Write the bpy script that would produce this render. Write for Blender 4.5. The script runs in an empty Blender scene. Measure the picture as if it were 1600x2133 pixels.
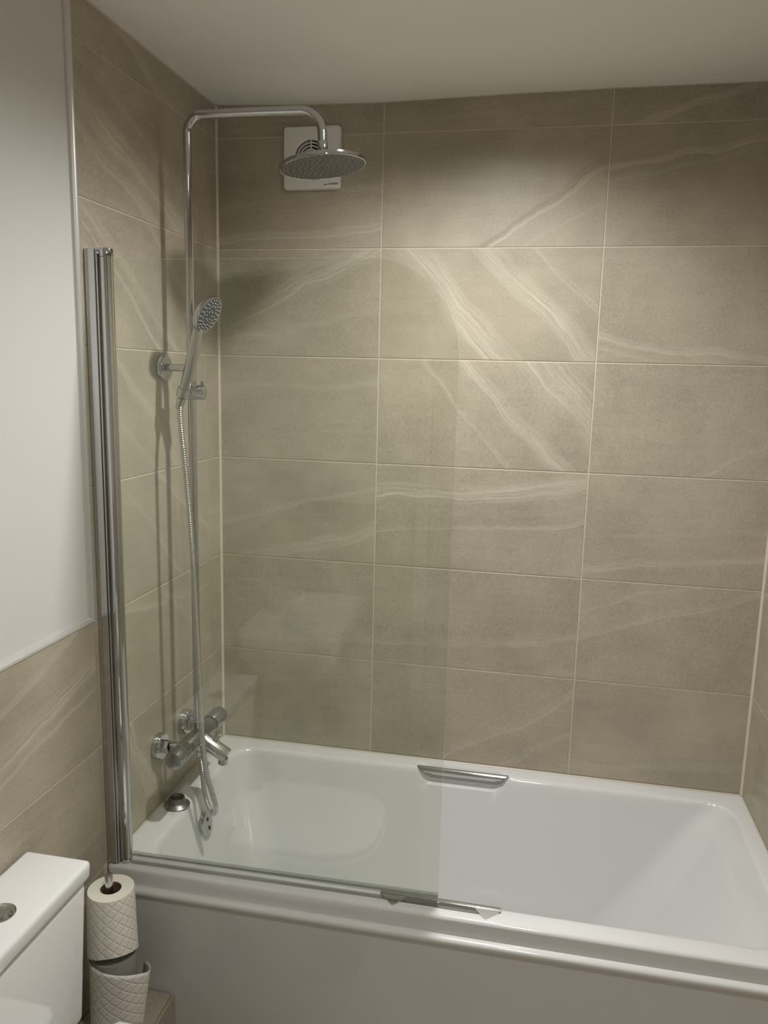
import bpy, bmesh, math, random
from mathutils import Vector, Matrix

random.seed(7)
S = bpy.context.scene
COL = S.collection
PI = math.pi

# ---------------------------------------------------------------- camera
# world: x right along the long tiled wall, y into the room's far wall (y = 0),
# z = 0 at the bath rim, floor at z = -0.55
FLOOR = -0.55
CEIL = 1.905
F_PX = 1651.63
cam_d = bpy.data.cameras.new('camera')
cam = bpy.data.objects.new('camera', cam_d)
COL.objects.link(cam)
cam_d.sensor_fit = 'HORIZONTAL'
cam_d.sensor_width = 36.0
cam_d.lens = F_PX / 1600.0 * 36.0
cam_d.clip_start = 0.02
right = Vector((0.97988210, 0.19823452, 0.02311154))
down = Vector((0.05634933, -0.16371115, -0.98489767))
fwd = Vector((-0.19145710, 0.96638591, -0.17158801))
m = Matrix.Identity(4)
m.col[0][:3] = right
m.col[1][:3] = -down
m.col[2][:3] = -fwd
m.col[3][:3] = (0.960837, -2.261013, 1.165038)
cam.matrix_world = m
S.camera = cam

# ---------------------------------------------------------------- world, lights, exposure
w = bpy.data.worlds.new('world')
S.world = w
w.use_nodes = True
w.node_tree.nodes['Background'].inputs[0].default_value = (1, 0.95, 0.88, 1)
w.node_tree.nodes['Background'].inputs[1].default_value = 0.02
S.view_settings.view_transform = 'Standard'
S.view_settings.look = 'None'
S.view_settings.gamma = 1.0
S.view_settings.exposure = 0.16
S.view_settings.use_curve_mapping = False
LAMP_COLOR = (1.0, 0.985, 0.955)
LAMPS = [((0.80, -0.59), 9.1, 159.0), ((0.98, -1.55), 4.9, 166.0)]      # ceiling downlights: position, watts, beam
SPOT_BLEND = 1.0

# ---------------------------------------------------------------- helpers
def tag(o, label=None, cat=None, group=None, kind=None):
    if label: o['label'] = label
    if cat: o['category'] = cat
    if group: o['group'] = group
    if kind: o['kind'] = kind
    return o

def empty(name, loc, label, cat, group=None):
    o = bpy.data.objects.new(name, None)
    o.empty_display_size = 0.05
    o.location = loc
    COL.objects.link(o)
    return tag(o, label, cat, group)

class MB:
    """collects shapes in world coordinates and links them as one mesh"""
    def __init__(self):
        self.v = []; self.f = []; self.mi = []; self.cur = 0
    def add(self, vs, fs):
        b = len(self.v)
        self.v += [tuple(p) for p in vs]
        for f in fs:
            self.f.append(tuple(i + b for i in f)); self.mi.append(self.cur)
        return self
    def box(self, x0, x1, y0, y1, z0, z1):
        vs = [(x, y, z) for z in (z0, z1) for y in (y0, y1) for x in (x0, x1)]
        return self.add(vs, [(0, 2, 3, 1), (4, 5, 7, 6), (0, 1, 5, 4), (2, 6, 7, 3), (0, 4, 6, 2), (1, 3, 7, 5)])
    def bbox(self, x0, x1, y0, y1, z0, z1, r=0.003, seg=2, vertical_only=False):
        bm = bmesh.new()
        bmesh.ops.create_cube(bm, size=1)
        for v in bm.verts:
            v.co = Vector((x0 + (v.co.x + .5) * (x1 - x0), y0 + (v.co.y + .5) * (y1 - y0), z0 + (v.co.z + .5) * (z1 - z0)))
        ed = list(bm.edges)
        if vertical_only:
            ed = [e for e in ed if abs(e.verts[0].co.z - e.verts[1].co.z) > 1e-6]
        bmesh.ops.bevel(bm, geom=ed, offset=r, segments=seg, profile=0.5, affect='EDGES')
        return self.bm(bm)
    def bm(self, bm):
        bm.verts.index_update()
        vs = [v.co.copy() for v in bm.verts]
        fs = [[v.index for v in f.verts] for f in bm.faces]
        bm.free()
        return self.add(vs, fs)
    def lathe(self, prof, o, axis, n=32, close=True):
        """prof: list of (r, t) along the axis from o"""
        o = Vector(o); a = Vector(axis).normalized()
        u = a.orthogonal().normalized(); w_ = a.cross(u)
        vs = []; fs = []
        rings = []
        for (r, t) in prof:
            if r < 1e-6:
                rings.append([len(vs)]); vs.append(o + a * t)
            else:
                ring = []
                for i in range(n):
                    th = 2 * PI * i / n
                    ring.append(len(vs)); vs.append(o + a * t + (u * math.cos(th) + w_ * math.sin(th)) * r)
                rings.append(ring)
        for A, B in zip(rings[:-1], rings[1:]):
            if len(A) == 1 and len(B) == 1: continue
            for i in range(n):
                j = (i + 1) % n
                if len(A) == 1: fs.append((A[0], B[j], B[i]))
                elif len(B) == 1: fs.append((A[i], A[j], B[0]))
                else: fs.append((A[i], A[j], B[j], B[i]))
        return self.add(vs, fs)
    def cyl(self, p0, p1, r, n=28, bev=0.0015, r1=None):
        p0 = Vector(p0); p1 = Vector(p1); L = (p1 - p0).length
        r1 = r if r1 is None else r1
        b = min(bev, L * .3, r * .4, r1 * .4)
        return self.lathe([(0, 0), (r - b, 0), (r, b), (r1, L - b), (r1 - b, L), (0, L)], p0, p1 - p0, n)
    def sweep(self, path, r, n=16, caps=True):
        P = [Vector(p) for p in path]
        rs = r if isinstance(r, (list, tuple)) else [r] * len(P)
        T = []
        for i in range(len(P)):
            a = P[max(0, i - 1)]; b = P[min(len(P) - 1, i + 1)]
            T.append((b - a).normalized())
        u = T[0].orthogonal().normalized()
        vs = []; fs = []
        for i, p in enumerate(P):
            u = (u - T[i] * u.dot(T[i])).normalized()
            w_ = T[i].cross(u)
            for k in range(n):
                th = 2 * PI * k / n
                vs.append(p + (u * math.cos(th) + w_ * math.sin(th)) * rs[i])
        for i in range(len(P) - 1):
            for k in range(n):
                j = (k + 1) % n
                fs.append((i * n + k, i * n + j, (i + 1) * n + j, (i + 1) * n + k))
        if caps:
            fs.append(tuple(reversed(range(n))))
            fs.append(tuple((len(P) - 1) * n + k for k in range(n)))
        return self.add(vs, fs)
    def prism(self, poly, d):
        """polygon (3-D points) pushed along vector d"""
        d = Vector(d); n = len(poly)
        vs = [Vector(p) for p in poly] + [Vector(p) + d for p in poly]
        fs = [tuple(range(n)), tuple(reversed(range(n, 2 * n)))]
        for i in range(n):
            j = (i + 1) % n
            fs.append((i, i + n, j + n, j))
        return self.add(vs, fs)
    def build(self, name, mats, parent=None, smooth=40, loc=None, kind=None):
        me = bpy.data.meshes.new(name)
        off = Vector((0, 0, 0))
        if parent is not None:
            off = parent.matrix_world.translation if parent.parent is None else parent.parent.location + parent.location
            off = Vector(abs_loc(parent))
        base = Vector(loc) if loc is not None else off
        me.from_pydata([tuple(Vector(p) - base) for p in self.v], [], self.f)
        if not isinstance(mats, (list, tuple)): mats = [mats]
        for mt in mats: me.materials.append(mt)
        if len(mats) > 1:
            me.polygons.foreach_set('material_index', self.mi)
        bm = bmesh.new(); bm.from_mesh(me)
        bmesh.ops.recalc_face_normals(bm, faces=bm.faces)
        bm.to_mesh(me); bm.free()
        if smooth:
            for p in me.polygons: p.use_smooth = True
            me.set_sharp_from_angle(angle=math.radians(smooth))
        o = bpy.data.objects.new(name, me)
        COL.objects.link(o)
        if parent is not None:
            o.parent = parent
            o.location = base - off
        else:
            o.location = base
        if kind: o['kind'] = kind
        return o

def abs_loc(o):
    p = Vector(o.location)
    while o.parent is not None:
        o = o.parent; p = p + Vector(o.location)
    return p

def spline(pts, per=10):
    """Catmull-Rom through the points"""
    P = [Vector(p) for p in pts]
    P = [P[0] * 2 - P[1]] + P + [P[-1] * 2 - P[-2]]
    out = []
    for i in range(1, len(P) - 2):
        p0, p1, p2, p3 = P[i - 1:i + 3]
        for k in range(per):
            t = k / per
            out.append(0.5 * ((2 * p1) + (p2 - p0) * t + (2 * p0 - 5 * p1 + 4 * p2 - p3) * t * t + (3 * p1 - p0 - 3 * p2 + p3) * t ** 3))
    out.append(P[-2])
    return out

def arc(c, r, u, v, a0, a1, n=12):
    c = Vector(c); u = Vector(u); v = Vector(v)
    return [c + u * (r * math.cos(a0 + (a1 - a0) * i / n)) + v * (r * math.sin(a0 + (a1 - a0) * i / n)) for i in range(n + 1)]

# ---------------------------------------------------------------- materials
def mat(name):
    mt = bpy.data.materials.new(name); mt.use_nodes = True
    nt = mt.node_tree
    return mt, nt, nt.nodes['Principled BSDF']

def N(nt, t, **kw):
    n = nt.nodes.new(t)
    for k, v in kw.items(): setattr(n, k, v)
    return n

def simple(name, col, rough=0.5, metal=0.0, noise=0.0, nscale=40, bump=0.0, spec=0.5, coat=0.0):
    mt, nt, b = mat(name)
    b.inputs['Base Color'].default_value = (*col, 1)
    b.inputs['Roughness'].default_value = rough
    b.inputs['Metallic'].default_value = metal
    b.inputs['Specular IOR Level'].default_value = spec
    b.inputs['Coat Weight'].default_value = coat
    b.inputs['Coat Roughness'].default_value = 0.04
    if noise or bump:
        tc = N(nt, 'ShaderNodeTexCoord'); nz = N(nt, 'ShaderNodeTexNoise')
        nz.inputs['Scale'].default_value = nscale; nz.inputs['Detail'].default_value = 4
        nt.links.new(tc.outputs['Object'], nz.inputs['Vector'])
        if noise:
            mx = N(nt, 'ShaderNodeMix', data_type='RGBA')
            mx.inputs[6].default_value = (*[c * (1 - noise) for c in col], 1)
            mx.inputs[7].default_value = (*[min(1, c * (1 + noise)) for c in col], 1)
            nt.links.new(nz.outputs['Fac'], mx.inputs[0]); nt.links.new(mx.outputs[2], b.inputs['Base Color'])
        if bump:
            bp = N(nt, 'ShaderNodeBump'); bp.inputs['Strength'].default_value = bump; bp.inputs['Distance'].default_value = 0.002
            nt.links.new(nz.outputs['Fac'], bp.inputs['Height']); nt.links.new(bp.outputs[0], b.inputs['Normal'])
    return mt

def tile_material():
    """sandstone-look porcelain; each tile carries its own veins as custom properties"""
    mt, nt, b = mat('tile_stone')
    L = nt.links.new
    tc = N(nt, 'ShaderNodeTexCoord')
    sx = N(nt, 'ShaderNodeSeparateXYZ'); L(tc.outputs['Object'], sx.inputs[0])
    def math_(op, a=None, b_=None, c=None, clamp=False):
        n = N(nt, 'ShaderNodeMath', operation=op); n.use_clamp = clamp
        for i, val in enumerate((a, b_, c)):
            if val is None: continue
            if isinstance(val, (int, float)): n.inputs[i].default_value = val
            else: L(val, n.inputs[i])
        return n.outputs[0]
    def attr(nm):
        n = N(nt, 'ShaderNodeAttribute', attribute_type='OBJECT'); n.attribute_name = nm
        s = N(nt, 'ShaderNodeSeparateXYZ'); L(n.outputs['Vector'], s.inputs[0])
        return s.outputs, n
    seed = N(nt, 'ShaderNodeAttribute', attribute_type='OBJECT'); seed.attribute_name = 'seed'
    sv = N(nt, 'ShaderNodeCombineXYZ'); L(seed.outputs['Fac'], sv.inputs[0]); L(seed.outputs['Fac'], sv.inputs[1]); L(seed.outputs['Fac'], sv.inputs[2])
    pos = N(nt, 'ShaderNodeVectorMath', operation='ADD'); L(tc.outputs['Object'], pos.inputs[0]); L(sv.outputs[0], pos.inputs[1])
    def noise(vec, scale, detail=4, rough=0.5):
        n = N(nt, 'ShaderNodeTexNoise'); n.inputs['Scale'].default_value = scale
        n.inputs['Detail'].default_value = detail; n.inputs['Roughness'].default_value = rough
        L(vec, n.inputs['Vector']); return n.outputs['Fac']
    warp = noise(pos.outputs[0], 4.2, 3, 0.5)
    warp2 = noise(pos.outputs[0], 28.0, 3, 0.6)
    wv = math_('ADD', math_('MULTIPLY', math_('SUBTRACT', warp, 0.5), 0.075), math_('MULTIPLY', math_('SUBTRACT', warp2, 0.5), 0.006))
    total = None
    st, _ = attr('vein_strength')
    for i, nm in enumerate(('vein_a', 'vein_b', 'vein_c')):
        o, _ = attr(nm)
        ang, off, wid = o[0], o[1], o[2]
        cs = math_('COSINE', ang); sn = math_('SINE', ang)
        d = math_('SUBTRACT', math_('MULTIPLY', sx.outputs[2], cs), math_('MULTIPLY', sx.outputs[0], sn))
        t = math_('ADD', math_('MULTIPLY', sx.outputs[0], cs), math_('MULTIPLY', sx.outputs[2], sn))
        d = math_('ADD', math_('SUBTRACT', d, off), wv)
        # broad soft band
        q = math_('DIVIDE', math_('ABSOLUTE', d), math_('MAXIMUM', wid, 0.001))
        band = math_('SUBTRACT', 1.0, q, clamp=True)
        band = math_('POWER', band, 0.7)
        # fine layered streaks running along the band
        cv = N(nt, 'ShaderNodeCombineXYZ')
        L(math_('MULTIPLY', t, 2.2), cv.inputs[0]); L(math_('MULTIPLY', d, 75.0), cv.inputs[1]); L(math_('ADD', seed.outputs['Fac'], i * 3.7), cv.inputs[2])
        stn = noise(cv.outputs[0], 1.6, 5, 0.65)
        streak = math_('MULTIPLY', math_('SUBTRACT', stn, 0.38), 3.4, clamp=True)
        # bright crisp edge on one side of the band
        e = math_('DIVIDE', math_('ABSOLUTE', math_('SUBTRACT', d, math_('MULTIPLY', wid, -0.45))), math_('ADD', math_('MULTIPLY', wid, 0.07), 0.0016))
        edge = math_('SUBTRACT', 1.0, e, clamp=True)
        brk = math_('MULTIPLY', math_('SUBTRACT', noise(cv.outputs[0], 0.45, 2), 0.35), 3.0, clamp=True)
        f = math_('ADD', math_('MULTIPLY', band, math_('MULTIPLY_ADD', streak, 0.85, 0.05)), math_('MULTIPLY', math_('MULTIPLY', edge, brk), 0.85))
        f = math_('MULTIPLY', f, st[i])
        total = f if total is None else math_('ADD', total, f)
    # base stone
    mid = noise(pos.outputs[0], 5.0, 4, 0.6)
    speck = noise(pos.outputs[0], 210.0, 3, 0.75)
    cvl = N(nt, 'ShaderNodeVectorMath', operation='MULTIPLY'); L(pos.outputs[0], cvl.inputs[0]); cvl.inputs[1].default_value = (4, 4, 60)
    layer = noise(cvl.outputs[0], 1.0, 4, 0.6)
    ramp = N(nt, 'ShaderNodeValToRGB')
    ramp.color_ramp.elements[0].position = 0.32; ramp.color_ramp.elements[0].color = (0.265, 0.237, 0.182, 1)
    ramp.color_ramp.elements[1].position = 0.78; ramp.color_ramp.elements[1].color = (0.52, 0.466, 0.364, 1)
    mixv = math_('ADD', math_('ADD', math_('MULTIPLY', mid, 0.45), math_('MULTIPLY', layer, 0.12)), math_('MULTIPLY', speck, 0.55))
    L(mixv, ramp.inputs[0])
    mx = N(nt, 'ShaderNodeMix', data_type='RGBA'); mx.clamp_factor = True
    L(math_('MULTIPLY', math_('MAXIMUM', total, 0.0), 0.82, clamp=True), mx.inputs[0])
    L(ramp.outputs[0], mx.inputs[6]); mx.inputs[7].default_value = (0.66, 0.615, 0.52, 1)
    mx2 = N(nt, 'ShaderNodeMix', data_type='RGBA'); mx2.clamp_factor = True
    L(math_('MULTIPLY', math_('MAXIMUM', math_('MULTIPLY', total, -1.0), 0.0), 0.8, clamp=True), mx2.inputs[0])
    L(mx.outputs[2], mx2.inputs[6]); mx2.inputs[7].default_value = (0.20, 0.165, 0.12, 1)
    L(mx2.outputs[2], b.inputs['Base Color'])
    b.inputs['Roughness'].default_value = 0.42
    b.inputs['Specular IOR Level'].default_value = 0.4
    bp = N(nt, 'ShaderNodeBump'); bp.inputs['Strength'].default_value = 0.35; bp.inputs['Distance'].default_value = 0.0012
    L(math_('ADD', math_('MULTIPLY', speck, 0.6), math_('MULTIPLY', total, 0.4)), bp.inputs['Height']); L(bp.outputs[0], b.inputs['Normal'])
    return mt

TILE = tile_material()
GROUT = simple('grout', (0.64, 0.575, 0.47), 0.8, noise=0.08, nscale=60, bump=0.2)
SEALANT = simple('sealant', (0.62, 0.55, 0.44), 0.45, noise=0.10, nscale=25)
SEAL_STAIN = simple('rim_sealant', (0.56, 0.50, 0.40), 0.4, noise=0.15, nscale=18)
PAINT = simple('white_paint', (0.67, 0.66, 0.64), 0.55, noise=0.012, nscale=12, bump=0.03)
CEIL_PAINT = simple('ceiling_paint', (0.90, 0.885, 0.85), 0.6, noise=0.012, nscale=8, bump=0.03)
ALU = simple('satin_trim', (0.66, 0.66, 0.64), 0.35, metal=0.6)
CHROME = simple('chrome', (0.57, 0.58, 0.59), 0.06, metal=1.0)
CHROME_SAT = simple('brushed_chrome', (0.60, 0.61, 0.61), 0.2, metal=1.0)
CHROME_OLD = simple('limescaled_chrome', (0.40, 0.415, 0.41), 0.24, metal=1.0, noise=0.3, nscale=300, bump=0.25)
PLUG_DARK = simple('dull_plug', (0.20, 0.205, 0.205), 0.3, metal=1.0, noise=0.4, nscale=350, bump=0.3)
ACRYLIC = simple('bath_acrylic', (0.665, 0.668, 0.665), 0.10, spec=0.5, coat=0.3)
PANEL_W = simple('panel_acrylic', (0.64, 0.635, 0.62), 0.12, spec=0.5, coat=0.3)
CERAMIC = simple('ceramic', (0.80, 0.805, 0.80), 0.07, spec=0.5, coat=0.5)
PLASTIC_W = simple('white_plastic', (0.80, 0.78, 0.76), 0.3)
DARK = simple('dark_void', (0.02, 0.018, 0.016), 0.8)
GREY_FACE = simple('grey_spray_face', (0.085, 0.09, 0.082), 0.35)
HAND_FACE = simple('dark_spray_face', (0.035, 0.042, 0.05), 0.3)
RUBBER = simple('pale_nozzle', (0.55, 0.56, 0.55), 0.5)
BLACK_PRINT = simple('black_print', (0.02, 0.02, 0.022), 0.5)
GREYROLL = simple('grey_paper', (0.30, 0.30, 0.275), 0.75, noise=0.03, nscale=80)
CARD = simple('cardboard', (0.20, 0.13, 0.08), 0.8)
FLOORM = simple('floor_vinyl', (0.40, 0.36, 0.30), 0.4, noise=0.1, nscale=12)
DOORM = simple('door_paint', (0.42, 0.39, 0.34), 0.45)

def paper_material():
    mt, nt, b = mat('embossed_paper')
    b.inputs['Base Color'].default_value = (0.83, 0.80, 0.74, 1)
    b.inputs['Roughness'].default_value = 0.85
    L = nt.links.new
    uv = N(nt, 'ShaderNodeUVMap'); uv.uv_map = 'paper'
    mp = N(nt, 'ShaderNodeVectorMath', operation='MULTIPLY'); mp.inputs[1].default_value = (1, 1, 1); L(uv.outputs[0], mp.inputs[0])
    s = N(nt, 'ShaderNodeSeparateXYZ'); L(mp.outputs[0], s.inputs[0])
    def math_(op, a, b_=None):
        n = N(nt, 'ShaderNodeMath', operation=op)
        for i, val in enumerate((a, b_)):
            if val is None: continue
            if isinstance(val, (int, float)): n.inputs[i].default_value = val
            else: L(val, n.inputs[i])
        return n.outputs[0]
    # rhombic quilting: |sin| of the two diagonals, the creases pressed in
    p = math_('MULTIPLY', math_('ADD', s.outputs[0], s.outputs[1]), PI / 0.026)
    q = math_('MULTIPLY', math_('SUBTRACT', s.outputs[0], s.outputs[1]), PI / 0.026)
    h = math_('MINIMUM', math_('ABSOLUTE', math_('SINE', p)), math_('ABSOLUTE', math_('SINE', q)))
    h = math_('MINIMUM', h, 0.45)
    bp = N(nt, 'ShaderNodeBump'); bp.inputs['Strength'].default_value = 0.8; bp.inputs['Distance'].default_value = 0.003
    L(h, bp.inputs['Height']); L(bp.outputs[0], b.inputs['Normal'])
    return mt
PAPER = paper_material()
PAPER_END = simple('paper_end', (0.86, 0.83, 0.74), 0.9, bump=0.1, nscale=200)

def glass_material(name, tint, refl=1.0, rough=0.0):
    """thin clear safety glass: tinted transmission plus a Fresnel mirror layer"""
    mt, nt, b = mat(name)
    nt.nodes.remove(b)
    out = [n for n in nt.nodes if n.type == 'OUTPUT_MATERIAL'][0]
    tr = N(nt, 'ShaderNodeBsdfTransparent'); tr.inputs[0].default_value = (*tint, 1)
    gl = N(nt, 'ShaderNodeBsdfGlossy'); gl.inputs['Roughness'].default_value = rough; gl.inputs[0].default_value = (1, 1, 1, 1)
    fr = N(nt, 'ShaderNodeFresnel'); fr.inputs[0].default_value = 1.5
    ge = N(nt, 'ShaderNodeNewGeometry')
    # inside of the pane counts like the outside
    fl = N(nt, 'ShaderNodeMix'); fl.data_type = 'FLOAT'
    fl.inputs[2].default_value = 1.5; fl.inputs[3].default_value = 1 / 1.5
    nt.links.new(ge.outputs['Backfacing'], fl.inputs[0])
    fr.inputs[0].default_value = 1.5
    ml = N(nt, 'ShaderNodeMath', operation='MULTIPLY'); ml.inputs[1].default_value = refl
    lw = N(nt, 'ShaderNodeLayerWeight'); lw.inputs[0].default_value = 0.5
    # Schlick approximation on the facing angle
    pw = N(nt, 'ShaderNodeMath', operation='POWER'); pw.inputs[1].default_value = 5.0
    nt.links.new(lw.outputs['Facing'], pw.inputs[0])
    ma = N(nt, 'ShaderNodeMath', operation='MULTIPLY_ADD'); ma.inputs[1].default_value = 0.96; ma.inputs[2].default_value = 0.04
    nt.links.new(pw.outputs[0], ma.inputs[0]); nt.links.new(ma.outputs[0], ml.inputs[0])
    mix = N(nt, 'ShaderNodeMixShader')
    nt.links.new(ml.outputs[0], mix.inputs[0]); nt.links.new(tr.outputs[0], mix.inputs[1]); nt.links.new(gl.outputs[0], mix.inputs[2])
    nt.links.new(mix.outputs[0], out.inputs[0])
    for n in (fr, fl, ge): nt.nodes.remove(n)
    return mt
GLASS = glass_material('clear_glass', (0.955, 0.970, 0.942), 1.0)
GLASS_EDGE = glass_material('glass_edge', (0.74, 0.80, 0.76), 4.0, 0.3)
SEAL_PL = glass_material('clear_seal', (0.80, 0.81, 0.80), 2.2, 0.12)

# ---------------------------------------------------------------- the setting
P = 0.602            # tile pitch
HZ = 0.302
A = 0.4877           # first upright joint on the far wall
W = 1.5744           # right wall
YT = 0.7132          # end of the shower tiling on the left wall
DJ = 0.0943          # cut column next to the far corner, left wall
ER = 0.0965          # the same on the right wall
REAR = -2.45
GAP = 0.0034
TH = 0.0016

def ceil_z(x):
    pts = [(-0.1, 1.906), (0.0, 1.904), (0.13, 1.899), (0.26, 1.894), (0.488, 1.892), (0.70, 1.896), (0.85, 1.899), (0.98, 1.900), (1.093, 1.902), (1.3, 1.902), (1.457, 1.902), (1.7, 1.903)]
    for (x0, z0), (x1, z1) in zip(pts[:-1], pts[1:]):
        if x0 <= x <= x1: return z0 + (z1 - z0) * (x - x0) / (x1 - x0)
    return 1.902

VB = {(1, 4): [(0.544, -0.1043, 0.01, -0.8), (0.535, -0.1185, 0.006, 0.7), (0.436, -0.1638, 0.006, 0.3)], (1, 3): [(-0.84, -0.0643, 0.045, 0.95), (-0.781, 0.0993, 0.04, 0.8), (-0.804, 0.198, 0.012, 0.45)], (1, 2): [(-0.788, 0.0581, 0.028, 0.95), (-0.879, 0.2206, 0.065, 0.8), (-0.853, -0.0403, 0.008, 0.6)], (1, 1): [(0.086, 0.0922, 0.034, 0.9), (0.115, -0.0184, 0.01, 0.5), (0.056, 0.0334, 0.01, 0.2)], (1, 0): [(0.124, -0.0666, 0.014, 0.5), (0.067, -0.1485, 0.012, 0.4)], (1, -1): [(0.561, -0.0798, 0.016, 0.45), (0.558, -0.1764, 0.012, 0.45)], (0, 4): [(0.106, -0.1085, 0.018, 0.6), (0.122, -0.0051, 0.012, 0.3), (0.037, -0.0353, 0.01, 0.2)], (0, 3): [(0.471, 0.0441, 0.035, 0.6), (0.204, -0.0638, 0.014, 0.4), (0.117, 0.1064, 0.02, 0.35)], (0, 2): [(0.076, 0.0671, 0.014, 0.35), (0.037, -0.068, 0.01, 0.2)], (0, 1): [(0.315, -0.1141, 0.028, 0.65), (0.251, 0.012, 0.012, 0.4)], (0, 0): [(0.107, 0.0802, 0.012, 0.25), (0.058, -0.0956, 0.012, 0.2)], (0, -1): [(0.08, -0.0791, 0.012, 0.2), (0.166, 0.0716, 0.01, 0.15)], (2, 4): [(0.158, 0.0906, 0.012, 0.7), (0.206, 0.0628, 0.008, 0.35)], (2, 5): [(0.289, 0.0103, 0.012, 0.6)], (2, 3): [(-0.12, -0.1139, 0.014, 0.6), (-0.103, -0.1415, 0.008, 0.3)], (2, 2): [(0.569, -0.1584, 0.01, 0.45)], (2, 1): [(0.137, -0.0966, 0.014, 0.5), (0.12, -0.016, 0.008, 0.25)], (2, 0): [(0.312, 0.0619, 0.014, 0.5), (0.299, 0.1341, 0.008, 0.35)], (2, -1): [(0.11, -0.0918, 0.016, 0.4)], (1, 5): [(0.025, 0.0013, 0.01, 0.2)], (0, 5): [(0.02, -0.0143, 0.01, 0.15)]}
VL = {('m', 4): [(-0.387, -0.0587, 0.035, 0.6), (-0.435, -0.1292, 0.02, 0.4), (-0.362, 0.027, 0.02, 0.3)], ('m', 5): [(-0.374, -0.0094, 0.018, 0.5), (0.075, 0.0326, 0.02, 0.2)], ('m', 3): [(-0.622, -0.0435, 0.02, 0.6), (-0.688, -0.0903, 0.012, 0.5), (-0.665, 0.1177, 0.01, 0.4)], ('m', 2): [(-0.758, -0.0206, 0.02, 0.5), (-0.674, -0.1153, 0.01, 0.4)], ('m', 1): [(-0.757, -0.0164, 0.012, 0.3), (-0.604, 0.1383, 0.016, 0.45)], ('m', 0): [(-0.088, 0.1049, 0.012, 0.4), (-0.656, 0.1174, 0.012, 0.3)], ('m', -1): [(-1.067, -0.102, 0.03, 0.5), (-0.846, -0.0759, 0.012, 0.4)], ('d', 0): [(0.256, -0.0124, 0.03, 0.8), (0.211, -0.0585, 0.01, 0.5), (0.297, 0.083, 0.014, 0.5)], ('d', -1): [(-0.064, -0.0394, 0.014, 0.4), (-0.128, 0.0949, 0.01, 0.2)]}

tile_meshes = {}
def tile_mesh(wd, ht, top=None):
    key = (round(wd, 4), round(ht, 4), top)
    if key in tile_meshes: return tile_meshes[key]
    me = bpy.data.meshes.new('tile')
    b = 0.0008; hw, hh = wd / 2, ht / 2
    # bottom edge, then top edge (which may follow the uneven ceiling)
    n = 1 if top is None else len(top) - 1
    us = [-hw + wd * i / n for i in range(n + 1)]
    tz = [hh] * (n + 1) if top is None else list(top)
    ring = [(u, -hh) for u in us] + [(us[i], tz[i]) for i in range(n, -1, -1)]
    inner = []
    for (u, v) in ring:
        inner.append((max(-hw + b, min(hw - b, u)), v + (b if v == -hh else -b)))
    k = len(ring)
    vs = [(u, TH, v) for u, v in ring] + [(u, b * .8, v) for u, v in ring] + [(u, 0, v) for u, v in inner]
    fs = []
    for lv in (0, 1):
        for i in range(k):
            j = (i + 1) % k
            fs.append((lv * k + i, lv * k + j, (lv + 1) * k + j, (lv + 1) * k + i))
    for i in range(n):
        fs.append((2 * k + i, 2 * k + i + 1, 2 * k + k - 2 - i, 2 * k + k - 1 - i))
    me.from_pydata(vs, [], fs)
    bm = bmesh.new(); bm.from_mesh(me); bmesh.ops.recalc_face_normals(bm, faces=bm.faces)
    # outward means towards local -y
    big = max(bm.faces, key=lambda f: f.calc_area())
    if big.normal.y > 0: bmesh.ops.reverse_faces(bm, faces=bm.faces)
    bm.to_mesh(me); bm.free()
    me.materials.append(TILE)
    tile_meshes[key] = me
    return me

def put_tile(parent, centre, wd, ht, rotz, veins=None, top=None):
    o = bpy.data.objects.new('tile', tile_mesh(wd, ht, top))
    o.location = centre; o.rotation_euler = (0, 0, rotz); o.parent = parent
    if veins is None:
        th = random.uniform(-0.7, 0.5)
        veins = [(th, random.uniform(-.1, .1), random.uniform(.008, .03), random.uniform(.2, .6)),
                 (th + random.uniform(-.1, .1), random.uniform(-.14, .14), random.uniform(.006, .015), random.uniform(.1, .4))]
    vv = list(veins) + [(0.0, 5.0, 0.01, 0.0)] * (3 - len(veins))
    for nm, q in zip(('vein_a', 'vein_b', 'vein_c'), vv): o[nm] = (float(q[0]), float(q[1]), float(q[2]))
    o['vein_strength'] = tuple(float(q[3]) for q in vv)
    o['seed'] = random.uniform(0, 20)
    COL.objects.link(o)
    return o

def rows(z_lo, z_hi):
    out = []
    for k in range(-4, 6):
        z0 = HZ * (k + 1); z1 = z0 + HZ
        z0 = max(z0, z_lo); z1 = min(z1, z_hi)
        if z1 - z0 > 0.01: out.append((k, z0, z1))
    return out

# floor and ceiling
floor = MB().box(-0.10, W + 0.10, REAR - 0.08, 0.10, FLOOR - 0.05, FLOOR).build('floor', FLOORM, smooth=0, kind='structure')
mb = MB()
xs = [-0.1 + 0.05 * i for i in range(int((W + 0.2) / 0.05) + 2)]
xs[-1] = W + 0.10
vs = []
for y in (REAR - 0.08, -0.8, -0.4, -0.15, 0.0, 0.10):
    for x in xs:
        amt = {0.10: 1, 0.0: 1, -0.15: .75, -0.4: .5, -0.8: 0.2}.get(y, 0)
        vs.append((x, y, 1.9045 + (ceil_z(x) - 1.9045) * amt))
nx = len(xs)
fs = [(r * nx + i, r * nx + i + 1, (r + 1) * nx + i + 1, (r + 1) * nx + i) for r in range(5) for i in range(nx - 1)]
mb.add(vs, fs)
mb.box(-0.10, W + 0.10, REAR - 0.08, 0.10, 1.925, 1.97)
ceiling = mb.build('ceiling', CEIL_PAINT, smooth=60, kind='structure')

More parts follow.
